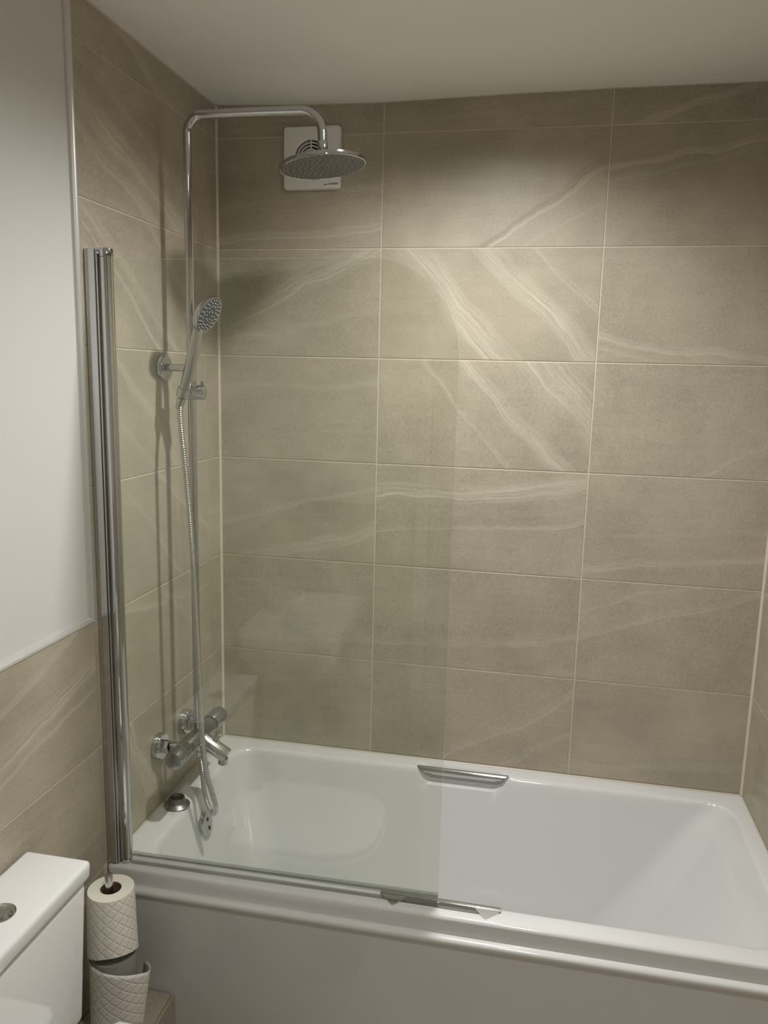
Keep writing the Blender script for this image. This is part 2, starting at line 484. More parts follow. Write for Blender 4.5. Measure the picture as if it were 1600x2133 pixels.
# far wall, tiled from the bath rim up
wall_back = MB().box(-0.10, W + 0.10, TH, 0.08, FLOOR, 1.91).build('wall_back', GROUT, smooth=0, kind='structure')
cols = [(0.004, A), (A, A + P), (A + P, W - 0.004)]
for c, (x0, x1) in enumerate(cols):
    for k, z0, z1 in rows(0.004, 1.95):
        xa = x0 + GAP / 2 if c else x0; xb = x1 - GAP / 2 if c < 2 else x1
        za = z0 + GAP / 2; zb = z1 - GAP / 2
        top = None
        if k == 5:
            n = 10
            hs = [ceil_z(xa + (xb - xa) * i / n) - 0.003 for i in range(n + 1)]
            zb = 1.90
            top = tuple(round(h - (za + zb) / 2, 5) for h in hs)
        put_tile(wall_back, ((xa + xb) / 2, 0, (za + zb) / 2), xb - xa, zb - za, 0, VB.get((c, k)), top)

# left wall: full height tiles in the shower end, half height further out, painted above
wl = MB()
wl.box(-0.09, -TH, -YT, TH, FLOOR, 1.91)
wl.box(-0.09, -TH, REAR - 0.08, -YT, FLOOR, 0.604)
wall_left = wl.build('wall_left', GROUT, smooth=0, kind='structure')
MB().box(-0.09, -0.010, REAR - 0.08, -YT - 0.001, 0.604, 1.912).build('painted_plaster', PAINT, wall_left, smooth=0)
for c, (y0, y1) in {'s': (-DJ, -0.004), 'm': (-YT, -DJ)}.items():
    for k, z0, z1 in rows(0.004, 1.898):
        ya = y0 + (GAP / 2 if c == 's' else 0.0); yb = y1 - (GAP / 2 if c == 'm' else 0)
        za = z0 + GAP / 2; zb = z1 - (GAP / 2 if k < 5 else 0)
        put_tile(wall_left, (0, (ya + yb) / 2, (za + zb) / 2), yb - ya, zb - za, PI / 2, [(q[0], q[1], q[2], min(1, q[3] * 1.4)) for q in VL[(c, k)]] if (c, k) in VL else None)
yy = -YT
i = 0
while yy > REAR + 0.02:
    y0 = max(yy - P, REAR + 0.003)
    for k, z0, z1 in rows(FLOOR, 0.604):
        za = z0 + GAP / 2; zb = z1 - (GAP / 2 if k < 1 else 0.0)
        put_tile(wall_left, (0, (y0 + yy) / 2, (za + zb) / 2), yy - y0 - GAP, zb - za, PI / 2, VL.get(('d', k)) if i == 0 else None)
    yy -= P; i += 1

# right wall
wall_right = MB().box(W + TH, W + 0.10, REAR - 0.08, TH, FLOOR, 1.912).build('wall_right', GROUT, smooth=0, kind='structure')
yy = 0.0
for (y0, y1) in ((-ER, -0.004), (-ER - P, -ER), (-ER - 2 * P, -ER - P), (-ER - 3 * P, -ER - 2 * P), (REAR + .003, -ER - 3 * P)):
    for k, z0, z1 in rows(0.004, 1.898):
        za = z0 + GAP / 2; zb = z1 - (GAP / 2 if k < 5 else 0)
        yb = y1 - (GAP / 2 if y1 < -0.01 else 0)
        put_tile(wall_right, (W, (y0 + GAP / 2 + yb) / 2, (za + zb) / 2), yb - y0 - GAP / 2, zb - za, -PI / 2, [(0.35, random.uniform(-.1, .1), .02, .4), (0.3, random.uniform(-.15, .15), .01, .3)])

# rear wall behind the viewer: tiled dado, paint above, a door on the right
wall_rear = MB().box(-0.10, W + 0.10, REAR - 0.08, REAR - TH, FLOOR, 1.912).build('wall_rear', GROUT, smooth=0, kind='structure')
MB().box(0.0, 0.50, REAR - TH, REAR - 0.0002, 0.604, 1.90).build('painted_plaster', PAINT, wall_rear, smooth=0)
MB().box(1.36, W, REAR - TH, REAR - 0.0002, 0.604, 1.90).build('painted_plaster', PAINT, wall_rear, smooth=0)
MB().box(0.50, 1.36, REAR - TH, REAR - 0.0002, 1.50, 1.90).build('painted_plaster', PAINT, wall_rear, smooth=0)
for k, z0, z1 in rows(FLOOR, 0.604):
    put_tile(wall_rear, (0.25, REAR, (z0 + z1) / 2), 0.49, z1 - z0 - GAP, PI)
    put_tile(wall_rear, (1.466, REAR, (z0 + z1) / 2), 0.20, z1 - z0 - GAP, PI)
door = MB().bbox(0.56, 1.30, REAR + 0.001, REAR + 0.035, FLOOR + 0.002, 1.45, 0.003).build('door_1', DOORM, kind='structure')
fr = MB()
fr.bbox(0.50, 0.557, REAR + 0.001, REAR + 0.02, FLOOR + 0.001, 1.50, 0.004)
fr.bbox(1.303, 1.36, REAR + 0.001, REAR + 0.02, FLOOR + 0.001, 1.50, 0.004)
fr.bbox(0.557, 1.303, REAR + 0.001, REAR + 0.02, 1.453, 1.50, 0.004)
fr.build('door_frame', PAINT, door)
h = MB(); h.cyl((1.24, REAR + 0.035, 0.47), (1.24, REAR + 0.08, 0.47), 0.01); h.cyl((1.25, REAR + 0.075, 0.47), (1.13, REAR + 0.075, 0.47), 0.009)
h.build('door_handle', CHROME_SAT, door)

# metal edge trims where the tiling stops on the left wall
def quarter(n=6, r=0.011):
    return [(r * math.cos(PI / 2 * i / n), r * math.sin(PI / 2 * i / n)) for i in range(n + 1)]
t1 = MB()
pf = [(-0.0105, -YT)] + [(-0.0105 + c * 1.05, -YT - s) for c, s in quarter()] + [(-0.0105, -YT - 0.0112)]
t1.prism([(x, y, 0.604) for x, y in pf[:-1]], (0, 0, 1.294))
t1.build('trim_1', ALU, kind='structure', smooth=30)
t2 = MB()
pf = [(-0.0105, 0.6045)] + [(-0.0105 + c * 1.05, 0.6045 + s) for c, s in quarter()]
t2.prism([(x, -YT - 0.0005, z) for x, z in pf], (0, REAR + YT + 0.001, 0))
t2.build('trim_2', ALU, kind='structure', smooth=30)

# sealant beads in the corners and round the bath
def bead(name, p0, p1, u, v, r=0.0055, m_=None):
    p0 = Vector(p0); d = Vector(p1) - p0; u = Vector(u); v = Vector(v)
    poly = [p0] + [p0 + u * r, p0 + u * r * .45 + v * r * .45, p0 + v * r]
    return MB().prism(poly, d).build(name, m_ or SEALANT, kind='structure', smooth=0)
bead('trim_3', (0, 0, 0.002), (0, 0, 1.900), (1, 0, 0), (0, -1, 0))
bead('trim_4', (W, 0, 0.002), (W, 0, 1.900), (-1, 0, 0), (0, -1, 0))
bead('trim_5', (0.002, 0, 0.0005), (W - 0.002, 0, 0.0005), (0, -1, 0), (0, 0, 1), 0.003, SEAL_STAIN)
bead('trim_6', (0, -0.70, 0.0005), (0, -0.002, 0.0005), (1, 0, 0), (0, 0, 1), 0.003, SEAL_STAIN)
bead('trim_7', (W, -0.70, 0.0005), (W, -0.002, 0.0005), (-1, 0, 0), (0, 0, 1), 0.003, SEAL_STAIN)

# low tiled pipe boxing beside the bath panel
bx = MB().box(-0.0, 0.166, -0.965, -0.7165, FLOOR, -0.3125).build('pipe_boxing', GROUT, smooth=0, kind='structure')
MB().bbox(0.004, 0.1655, -0.965, -0.720, -0.3122, -0.306, 0.0008, 1).build('tile', TILE, bx)
MB().bbox(0.1663, 0.1715, -0.965, -0.7175, FLOOR + 0.002, -0.3105, 0.0008, 1).build('tile', TILE, bx)
for o in bx.children:
    o['vein_a'] = (0.2, 0.02, 0.015); o['vein_b'] = (0.0, 5.0, 0.01); o['vein_c'] = (0.0, 5.0, 0.01); o['vein_strength'] = (0.3, 0.0, 0.0); o['seed'] = 3.3

# ---------------------------------------------------------------- ceiling downlights
def downlight(x, y, watts, beam, label):
    zc = 1.9045
    r = empty('downlight', (x, y, zc), label, 'light', 'ceiling downlights')
    MB().lathe([(0.049, 0.0), (0.057, 0.0), (0.0575, -0.003), (0.055, -0.005), (0.047, -0.0045), (0.044, -0.001), (0.049, 0.0)], (x, y, zc), (0, 0, 1), 40).build('bezel', PLASTIC_W, r)
    em, nt, b = mat('lamp_glow')
    b.inputs['Emission Color'].default_value = (*LAMP_COLOR, 1); b.inputs['Emission Strength'].default_value = 25
    MB().lathe([(0, -0.0015), (0.0435, -0.001), (0.0435, 0.0005), (0, 0.0005)], (x, y, zc), (0, 0, 1), 32).build('lamp', em, r)
    ld = bpy.data.lights.new('lamp_beam', 'SPOT')
    ld.energy = watts * 10; ld.color = LAMP_COLOR; ld.spot_size = math.radians(beam); ld.spot_blend = SPOT_BLEND
    ld.shadow_soft_size = 0.042
    lo = bpy.data.objects.new('lamp_beam', ld); COL.objects.link(lo)
    lo.parent = r; lo.location = (0, 0, -0.008)
for (p, wt, bm_), lb in zip(LAMPS, ('round recessed downlight in the ceiling above the bath', 'round recessed downlight in the ceiling over the room, away from the bath')):
    downlight(p[0], p[1], wt, bm_, lb)

# ---------------------------------------------------------------- bath
HX0, HX1 = 0.655, 0.912       # grab handles
bath = empty('bathtub', (W / 2, -0.35, FLOOR), 'white acrylic bathtub with chrome grab handles and glossy front panel, between tiled walls', 'bathtub')

def ring_pts(x0, x1, y0, y1, r, z, nl=120, ns=20, nc=8):
    """rounded rectangle, anticlockwise from the near left; constant point count"""
    pts = []
    def line(a, b, n):
        for i in range(n):
            t = i / n
            pts.append((a[0] + (b[0] - a[0]) * t, a[1] + (b[1] - a[1]) * t, z))
    def crn(cx, cy, a0):
        for i in range(nc):
            t = a0 + PI / 2 * i / nc
            pts.append((cx + r * math.cos(t), cy + r * math.sin(t), z))
    line((x0 + r, y0), (x1 - r, y0), nl); crn(x1 - r, y0 + r, -PI / 2)
    line((x1, y0 + r), (x1, y1 - r), ns); crn(x1 - r, y1 - r, 0)
    line((x1 - r, y1), (x0 + r, y1), nl); crn(x0 + r, y1 - r, PI / 2)
    line((x0, y1 - r), (x0, y0 + r), ns); crn(x0 + r, y0 + r, PI)
    return pts

OX0, OX1, OY0, OY1 = 0.001, W - 0.001, -0.706, -0.001
TOPR = (0.070, 1.532, -0.652, -0.056)
BOTR = (0.175, 1.235, -0.545, -0.150)
def lerp_ring(t, z, r):
    return tuple(TOPR[i] + (BOTR[i] - TOPR[i]) * t for i in range(4)) + (r, z)
def ins(b, d): return (b[0] + d, b[1] - d, b[2] + d, b[3] - d)
rings = [
    (OX0, OX1, OY0 + 0.012, OY1, 0.006, -0.0415),
    (OX0, OX1, OY0 - 0.0003, OY1, 0.008, -0.0415),
    (OX0, OX1, OY0 + 0.0015, OY1, 0.008, -0.026),
    (OX0, OX1, OY0, OY1, 0.008, -0.008),
    (OX0, OX1, OY0 + 0.0025, OY1, 0.008, -0.0025),
    (OX0 + .001, OX1 - .001, OY0 + 0.008, OY1 - .001, 0.008, 0.0),
    ins(TOPR, -0.008) + (0.083, 0.0),
    ins(TOPR, -0.001) + (0.078, -0.0015),
    ins(TOPR, 0.004) + (0.074, -0.007),
    ins(TOPR, 0.007) + (0.072, -0.016),
]
NW = 12
for i in range(1, NW + 1):
    t = i / NW
    z = -0.016 + (-0.37 + 0.016) * t
    b = lerp_ring(0.07 + 0.83 * t, z, 0.072 + 0.03 * t)
    rings.append(b)
rings += [lerp_ring(0.94, -0.390, 0.105), lerp_ring(1.02, -0.402, 0.10), lerp_ring(1.2, -0.408, 0.09)]
mb = MB()
RP = [ring_pts(*r) for r in rings]
def sm(t): t = max(0, min(1, t)); return t * t * (3 - 2 * t)
for ri, rp in enumerate(RP):
    # hand-hold scoops cut into the inner lip under each grab handle
    for i, (x, y, z) in enumerate(rp):
        hx = max(0, min(1, min((x - HX0) / 0.030, (HX1 - x) / 0.030)))
        if hx <= 0: continue
        front = y < -0.4
        s = -1 if front else 1
        if ri == 6: rp[i] = (x, y + s * 0.020 * hx, z - 0.001 * hx)
        elif ri == 7: rp[i] = (x, y + s * 0.024 * hx, z - 0.006 * hx)
        elif ri == 8: rp[i] = (x, y + s * 0.022 * hx, z - 0.018 * hx)
        elif ri == 9: rp[i] = (x, y + s * 0.012 * hx, z - 0.024 * hx)
n = len(RP[0])
vs = [p for rp in RP for p in rp]
fs = []
for r in range(len(RP) - 1):
    for i in range(n):
        j = (i + 1) % n
        fs.append((r * n + i, r * n + j, (r + 1) * n + j, (r + 1) * n + i))
fs.append(tuple((len(RP) - 1) * n + i for i in range(n)))
mb.add(vs, fs)
mb.build('shell', ACRYLIC, bath, smooth=50)

def grab_handle(front):
    s = -1 if front else 1
    y0 = -0.659 if front else -0.057
    dx = 0.012 if front else 0.0
    mbh = MB()
    # bar: flattened round section, both ends mitred to a point
    nseg = 20; prof = []
    L0, L1 = HX0 - 0.010 + dx, HX1 + 0.005 + dx
    vs = []; fs = []
    for e, xe in ((0, L0), (1, L1)):
        for k in range(nseg):
            th = 2 * PI * k / nseg
            dy = 0.0105 * math.cos(th); dz = 0.0095 * math.sin(th)
            # mitre: the lower / inner side is shorter
            cut = 0.026 * max(0.0, min(1.0, (-(dz) - s * dy * 0.3 + 0.0095) / 0.019))
            vs.append((xe + (cut if e == 0 else -cut), y0 + dy, -0.0035 + dz))
    for k in range(nseg):
        j = (k + 1) % nseg
        fs.append((k, j, nseg + j, nseg + k))
    fs.append(tuple(reversed(range(nseg)))); fs.append(tuple(range(nseg, 2 * nseg)))
    mbh.add(vs, fs)
    h_ = mbh.build('grab_handle', CHROME, bath, smooth=40)
    # triangular chrome end plates let into the rim
    for x0, d in ((L0, 1), (L1, -1)) if front else ():
        pl = MB()
        a_, b_, c_ = (x0 + d * 0.002, y0 + s * 0.006), (x0 + d * 0.060, y0 + s * 0.006), (x0 + d * 0.033, y0 + s * 0.036)
        pl.add([(*a_, 0.0002), (*b_, 0.0002), (*c_, 0.0002), (*a_, 0.0045), (*b_, 0.0045), (*c_, 0.0010)],
               [(0, 2, 1), (3, 4, 5), (0, 1, 4, 3), (1, 2, 5, 4), (2, 0, 3, 5)])
        pl.build('end_plate', CHROME, h_, smooth=0)
grab_handle(False); grab_handle(True)

# overflow plate on the tap end
nrm = Vector((0.97, 0, 0.22)).normalized()
ov_c = Vector((0.1005, -0.365, -0.082))
ov = MB().lathe([(0, 0.0075), (0.026, 0.0075), (0.031, 0.005), (0.032, 0.0), (0.032, -0.012)], ov_c, nrm, 36).build('overflow_plate', CHROME, bath)
up_ = Vector((-0.22, 0, 0.97)).normalized()
for dz in (0.013, -0.012):
    MB().lathe([(0, 0.0006), (0.0055, 0.0006), (0.0055, -0.001)], ov_c + nrm * 0.0077 + up_ * dz, nrm, 16).build('hole', DARK, ov)

# panel in front of the bath
prof = [(-0.7045, -0.0405), (-0.712, -0.0412), (-0.7190, -0.0432), (-0.7220, -0.0465), (-0.7228, -0.0505), (-0.7222, -0.0550), (-0.7200, -0.0590), (-0.7172, -0.0615), (-0.7160, -0.0650), (-0.7156, -0.072), (-0.7156, FLOOR + 0.002), (-0.7000, FLOOR + 0.002), (-0.7000, -0.0405)]
pm = MB()
pm.prism([(0.002, y, z) for y, z in prof], (W - 0.004, 0, 0))
tag(pm.build('front_panel', PANEL_W, bath, smooth=50), 'glossy white panel with a raised upper lip along the front of the bathtub')

# ---------------------------------------------------------------- loose plug on the rim
MBp = MB().lathe([(0, 0), (0.034, 0.0), (0.035, 0.002), (0.033, 0.004), (0.026, 0.0085), (0.0225, 0.013), (0.022, 0.021), (0.0205, 0.0235), (0.018, 0.0235), (0.0165, 0.020), (0.015, 0.016), (0, 0.0155)], (0, 0, 0), (0, 0, 1), 40)
plug = empty('bath_plug', (0.0435, -0.424, 0.0006), 'flared chrome bath plug lying on the rim under the mixer tap', 'plug')
MBq = MB(); MBq.add([Vector(v) + Vector(plug.location) for v in MBp.v], MBp.f)
MBq.build('body', PLUG_DARK, plug)
MB().lathe([(0, 0.0163), (0.0155, 0.0163), (0.0155, 0.0158)], plug.location, (0, 0, 1), 30).build('hollow_shade', DARK, plug)  # near-black disc put in for the shade inside the plug's hollow centre

# ---------------------------------------------------------------- glass bath screen
YS = -0.680
scr = empty('bath_screen', (0.038, YS, 0.0), 'frameless clear glass bath screen with rounded top corner on a chrome post', 'shower screen')
ch = MB(); ch.bbox(0.0008, 0.024, -0.7005, -0.661, 0.003, 1.408, 0.0008, 1)
ch.build('wall_channel', CHROME_SAT, scr, smooth=30)
rib = MB(); rib.bbox(0.0245, 0.0285, -0.697, -0.665, 0.003, 1.405, 0.001, 1)
rib.build('channel_rib', CHROME, scr, smooth=30)
post = MB().lathe([(0.0, 0.012), (0.0145, 0.012), (0.0145, 1.392), (0, 1.392)], (0.039, YS, 0), (0, 0, 1), 40).build('post', CHROME, scr)
MB().lathe([(0, 1.393), (0.0155, 1.393), (0.0155, 1.408), (0.0145, 1.410), (0, 1.410)], (0.039, YS, 0), (0, 0, 1), 40).build('post_cap', CHROME, scr)
MB().lathe([(0, 0.0005), (0.011, 0.0005), (0.0125, 0.002), (0.0135, 0.0105), (0, 0.0105)], (0.039, YS, 0), (0, 0, 1), 32).build('post_foot', CHROME_SAT, scr)
rot = math.radians(1.0)
def gp(u, off, z): # along the pane, across it, height
    c, s_ = math.cos(rot), math.sin(rot)
    return (0.039 + u * c - off * s_, YS + u * s_ + off * c, z)
g_u1 = 0.750; g_z0, g_z1 = 0.018, 1.389; gr = 0.185
out = [(0.010, g_z0), (g_u1, g_z0), (g_u1, g_z1 - gr)]
out += [(g_u1 - gr + gr * math.cos(PI / 2 * i / 24), g_z1 - gr + gr * math.sin(PI / 2 * i / 24)) for i in range(1, 25)]
out += [(0.010, g_z1)]
gm = MB()
no = len(out)
vs = [gp(u, -0.003, z) for u, z in out] + [gp(u, 0.003, z) for u, z in out]
gm.add(vs, [tuple(range(no)), tuple(reversed(range(no, 2 * no)))])
gm.cur = 1
b0 = len(gm.v) - 2 * no
for i in range(no):
    j = (i + 1) % no
    gm.f.append((b0 + i, b0 + i + no, b0 + j + no, b0 + j)); gm.mi.append(1)
gm.build('glass_pane', [GLASS, GLASS_EDGE], scr, smooth=0)
sl = MB()
prof = [(-0.0055, 0.024), (-0.0055, 0.006), (-0.010, 0.0012), (0.006, 0.0012), (0.0055, 0.006), (0.0055, 0.024), (0.0035, 0.024), (0.0035, 0.017), (-0.0035, 0.017), (-0.0035, 0.024)]
sl.prism([gp(0.016, o_, z) for o_, z in prof], Vector(gp(g_u1, 0, 0)) - Vector(gp(0.016, 0, 0)))
sl.build('bottom_seal', SEAL_PL, scr, smooth=0)

# ---------------------------------------------------------------- shower set: mixer, riser rail and overhead rose
RX, RY = 0.082, -0.367
sh = empty('shower_set', (RX, RY, 0.18), 'chrome thermostatic bath shower mixer with riser rail and round overhead rose', 'shower')
# rail with two bends
ZA = 1.763; RB = 0.040
path = [(RX, RY, 0.205), (RX, RY, 0.6), (RX, RY, 1.1), (RX, RY, ZA - RB)]
path += arc((RX + RB, RY, ZA - RB), RB, (-1, 0, 0), (0, 0, 1), 0, PI / 2, 14)[1:]
XD = 0.419
rb2 = 0.055
path += [(XD - rb2 - 0.1, RY, ZA + 0.001)]
path += arc((XD - rb2, RY, ZA - rb2), rb2, (0, 0, 1), (1, 0, 0), 0, PI / 2 * 0.92, 14)
path += [(XD + 0.0005, RY, ZA - rb2 - 0.026)]
rail = MB().sweep(path, 0.0105, 20).build('riser_rail', CHROME, sh, smooth=60)
MB().cyl((RX, RY, 0.19), (RX, RY, 0.225), 0.0135).build('rail_union', CHROME, sh)
MB().cyl((RX, RY, 1.128), (RX, RY, 1.192), 0.0128).build('rail_sleeve', CHROME, sh)
# wall bracket
wb = MB().lathe([(0, 0.0005), (0.031, 0.0005), (0.031, 0.014), (0.0295, 0.016), (0, 0.016)], (0, RY, 1.168), (1, 0, 0), 40).build('wall_flange', CHROME, sh)
MB().cyl((0.016, RY, 1.168), (RX - 0.008, RY, 1.168), 0.0095).build('bracket_arm', CHROME, sh)
# overhead rose, tilted a little
tilt = math.radians(7.0)
ax = Vector((math.sin(tilt), 0, -math.cos(tilt)))       # spray direction
hc = Vector((0.4205, RY, 1.6415))
nk = MB()
nk.lathe([(0.0115, -0.052), (0.0125, -0.050), (0.0125, -0.036), (0.0105, -0.034), (0.0105, -0.031), (0.0135, -0.029), (0.017, -0.016), (0.0175, -0.008), (0.0, -0.008)], hc, (0.02, 0, -1), 28)
nk.build('swivel_neck', CHROME, sh)
rose = MB().lathe([(0, -0.009), (0.060, -0.0085), (0.098, -0.0065), (0.1015, -0.004), (0.102, 0.0), (0.1015, 0.0045), (0.0995, 0.0055), (0.098, 0.0045)], hc, ax, 72).build('rose', CHROME, sh)
MB().lathe([(0, 0.0042), (0.0982, 0.0042)], hc, ax, 64).build('spray_face', GREY_FACE, rose)
u = ax.orthogonal().normalized(); v_ = ax.cross(u)
nz = MB()
for ring, cnt in ((0.014, 6), (0.028, 12), (0.042, 18), (0.056, 24), (0.070, 30), (0.083, 34), (0.092, 36)):
    for i in range(cnt):
        th = 2 * PI * i / cnt + ring * 40
        c = hc + ax * 0.0042 + (u * math.cos(th) + v_ * math.sin(th)) * ring
        nz.lathe([(0.0016, 0), (0.0012, 0.0024), (0, 0.0026)], c, ax, 6)
nz.build('nozzles', RUBBER, rose, kind='stuff')

# thermostatic mixer bar
ZM = 0.178
my = [RY - 0.078, RY + 0.078]
mixb = MB().lathe([(0, -0.080), (0.0220, -0.080), (0.0230, -0.078), (0.0230, 0.078), (0.0220, 0.080), (0, 0.080)], (RX, RY, ZM), (0, 1, 0), 32).build('mixer_body', CHROME_OLD, sh)
for yv in my:
    fl = MB().lathe([(0, 0.0005), (0.0345, 0.0005), (0.035, 0.003), (0.035, 0.017), (0.033, 0.020), (0, 0.020)], (0, yv, ZM), (1, 0, 0), 36).build('wall_flange', CHROME, sh)
    nt_ = MB(); nt_.lathe([(0, 0.020), (0.0165, 0.020), (0.018, 0.022), (0.018, 0.036), (0.0165, 0.038), (0, 0.038)], (0, yv, ZM), (1, 0, 0), 6)
    nt_.build('hex_nut', CHROME, fl, smooth=0)
    MB().cyl((0.038, yv, ZM), (RX - 0.012, yv + (0.012 if yv < RY else -0.012), ZM), 0.0125).build('inlet_elbow', CHROME_OLD, sh)
for s in (-1, 1):
    hd = MB()
    y1 = RY + s * 0.0815
    hd.lathe([(0, 0), (0.0240, 0.0), (0.0250, 0.002), (0.0250, 0.060), (0.0225, 0.068), (0.013, 0.072), (0, 0.072)], (RX, y1, ZM), (0, s, 0), 36)
    hdo = hd.build('control_handle', CHROME_OLD, sh)
    for kx in (0.4, 2.0, 3.6, 5.2):
        rbm = MB()
        dirv = Vector((math.cos(kx), 0, math.sin(kx)))
        c0 = Vector((RX, y1 + s * 0.006, ZM)) + dirv * 0.0247
        rbm.cyl(c0, c0 + Vector((0, s * 0.050, 0)), 0.0016, 10)
        rbm.build('grip_rib', CHROME, hdo)
    MB().lathe([(0, 0), (0.0035, 0), (0.0035, 0.004), (0, 0.0045)], (RX, y1 + s * 0.030, ZM + 0.0242), (0, 0, 1), 12).build('stop_button', CHROME, hdo)
# spout and diverter
sd = Vector((0.86, 0.0, -0.51)).normalized()
s0 = Vector((RX + 0.012, RY, ZM - 0.006))
sp = MB(); sp.lathe([(0, 0), (0.0195, 0.0), (0.0200, 0.004), (0.0205, 0.080), (0.0195, 0.083), (0, 0.083)], s0, sd, 32)
spo = sp.build('spout', CHROME_SAT, sh)
ae = MB(); c0 = s0 + sd * 0.072 + Vector((0, 0, -0.010)); ae.cyl(c0, c0 + Vector((-0.004, 0, -0.020)), 0.0125)
ae.build('aerator', CHROME_OLD, spo)
kn = MB()
kd = Vector((0.40, 0.0, 0.92)).normalized(); k0 = s0 + sd * 0.036 + kd * 0.016
kn.lathe([(0, 0), (0.0065, 0), (0.006, 0.018), (0.0085, 0.022), (0.0095, 0.027), (0.008, 0.031), (0, 0.032)], k0, kd, 20)
kn.build('diverter_knob', CHROME, sh)
ho = MB(); ho.cyl((RX + 0.004, RY - 0.002, ZM - 0.018), (RX + 0.004, RY - 0.002, ZM - 0.040), 0.0105); ho.build('hose_outlet', CHROME, sh)
# handset slider on the rail
slz = 1.108
sdr = MB()
sdr.lathe([(0, -0.036), (0.014, -0.036), (0.0175, -0.033), (0.0185, -0.028), (0.0185, 0.026), (0.0175, 0.030), (0.010, 0.032), (0, 0.032)], (RX + 0.010, RY - 0.014, slz), (1, 0.15, 0), 32)
sdo = sdr.build('slider', CHROME_SAT, sh)
cn = MB()
hd_dir = Vector((0.31, -0.01, 0.95)).normalized()
hb = Vector((0.0795, -0.411, 1.106))
cn.lathe([(0.0118, -0.010), (0.0150, -0.010), (0.0168, 0.012), (0.0135, 0.012), (0.0118, -0.010)], hb, hd_dir, 28)
cn.build('holder_cup', CHROME_SAT, sdo)
lv = MB(); lv.bbox(RX + 0.026, RX + 0.031, RY - 0.004, RY + 0.006, slz + 0.012, slz + 0.028, 0.001); lv.build('clamp_lever', CHROME_OLD, sdo)

# ---------------------------------------------------------------- hand shower
fn = Vector((0.876, -0.06, -0.48)).normalized()
fc = Vector((0.1500, -0.4105, 1.295))
hsx = empty('hand_shower', tuple(hb), 'chrome hand shower with dark round spray face, clipped in the rail slider', 'shower head')
pth = spline([hb - hd_dir * 0.010, hb + Vector((.014, 0, .045)), hb + Vector((.0265, 0, .090)), hb + Vector((.036, 0, .128)), (0.1225, -0.4112, 1.264)], 6)
rr = [0.0115 + (0.0142 - 0.0115) * math.sin(min(1, i / (len(pth) - 1) * 1.0) * PI) for i in range(len(pth))]
MB().sweep(pth, rr, 20).build('handle', CHROME, hsx, smooth=60)
hh_ = MB().lathe([(0, -0.027), (0.020, -0.026), (0.040, -0.018), (0.048, -0.010), (0.0495, -0.002), (0.0485, 0.0015), (0.046, 0.001)], fc, fn, 48).build('head_shell', CHROME, hsx)
fpl = MB().lathe([(0, 0.0022), (0.040, 0.0018), (0.0465, 0.0008)], fc, fn, 40).build('spray_plate', HAND_FACE, hh_)
fu = (Vector((0.44, 0, 0.9)) - fn * fn.dot(Vector((0.44, 0, 0.9)))).normalized(); fv = fn.cross(fu)
nz = MB()
for ring, cnt in ((0.041, 22), (0.033, 18), (0.025, 16), (0.012, 8)):
    for i in range(cnt):
        th = 2 * PI * i / cnt
        c = fc + fn * 0.0016 + (fu * math.cos(th) + fv * math.sin(th)) * ring
        nz.lathe([(0.0016, 0), (0.0012, 0.002), (0, 0.0022)], c, fn, 6)
nz.build('nozzles', RUBBER, hh_, kind='stuff')
bt = MB(); c0 = fc - fu * 0.0465 - fn * 0.006; bt.cyl(c0, c0 - fu * 0.010 + fn * 0.003, 0.0058); bt.build('mode_lever', HAND_FACE, hsx)

# ---------------------------------------------------------------- metal hose
hs = empty('shower_hose', (0.12, -0.43, 0.0), 'ribbed metal shower hose looping down from the hand shower to the mixer', 'hose')
e0 = hb - hd_dir * 0.012
pts = [tuple(e0 - hd_dir * 0.002), tuple(e0 - hd_dir * 0.028 + Vector((.004, -.002, 0))), (0.077, -0.422, 1.02), (0.087, -0.427, 0.94), (0.102, -0.430, 0.77), (0.112, -0.430, 0.519), (0.119, -0.430, 0.323), (0.1245, -0.430, 0.19),
       (0.133, -0.430, 0.109), (0.1495, -0.428, 0.045), (0.1555, -0.425, 0.012), (0.148, -0.418, -0.014), (0.131, -0.412, -0.004), (0.116, -0.404, 0.035), (0.104, -0.390, 0.085), (0.090, -0.374, 0.122), (0.0865, -0.370, 0.140)]
cp = spline(pts, 12)
# resample finely so the ribs are real rings
res_ = [cp[0]]; acc = 0
STEP = 0.0014
for a_, b_ in zip(cp[:-1], cp[1:]):
    L_ = (b_ - a_).length; t = 0
    while acc + (L_ - t) >= STEP:
        t += STEP - acc; acc = 0
        res_.append(a_ + (b_ - a_) * (t / L_))
    acc += L_ - t
rad = [0.0068 + (0.0006 if (i // 2) % 2 == 0 else -0.0006) for i in range(len(res_))]
MB().sweep(res_, rad, 12).build('hose', CHROME_SAT, hs, smooth=70)
MB().cyl(e0 - hd_dir * 0.030, e0 - hd_dir * 0.001, 0.0088, r1=0.0108).build('top_union', CHROME, hs)
MB().cyl((0.0865, -0.370, 0.110), (0.0865, -0.370, 0.1375), 0.0095).build('bottom_union', CHROME, hs)

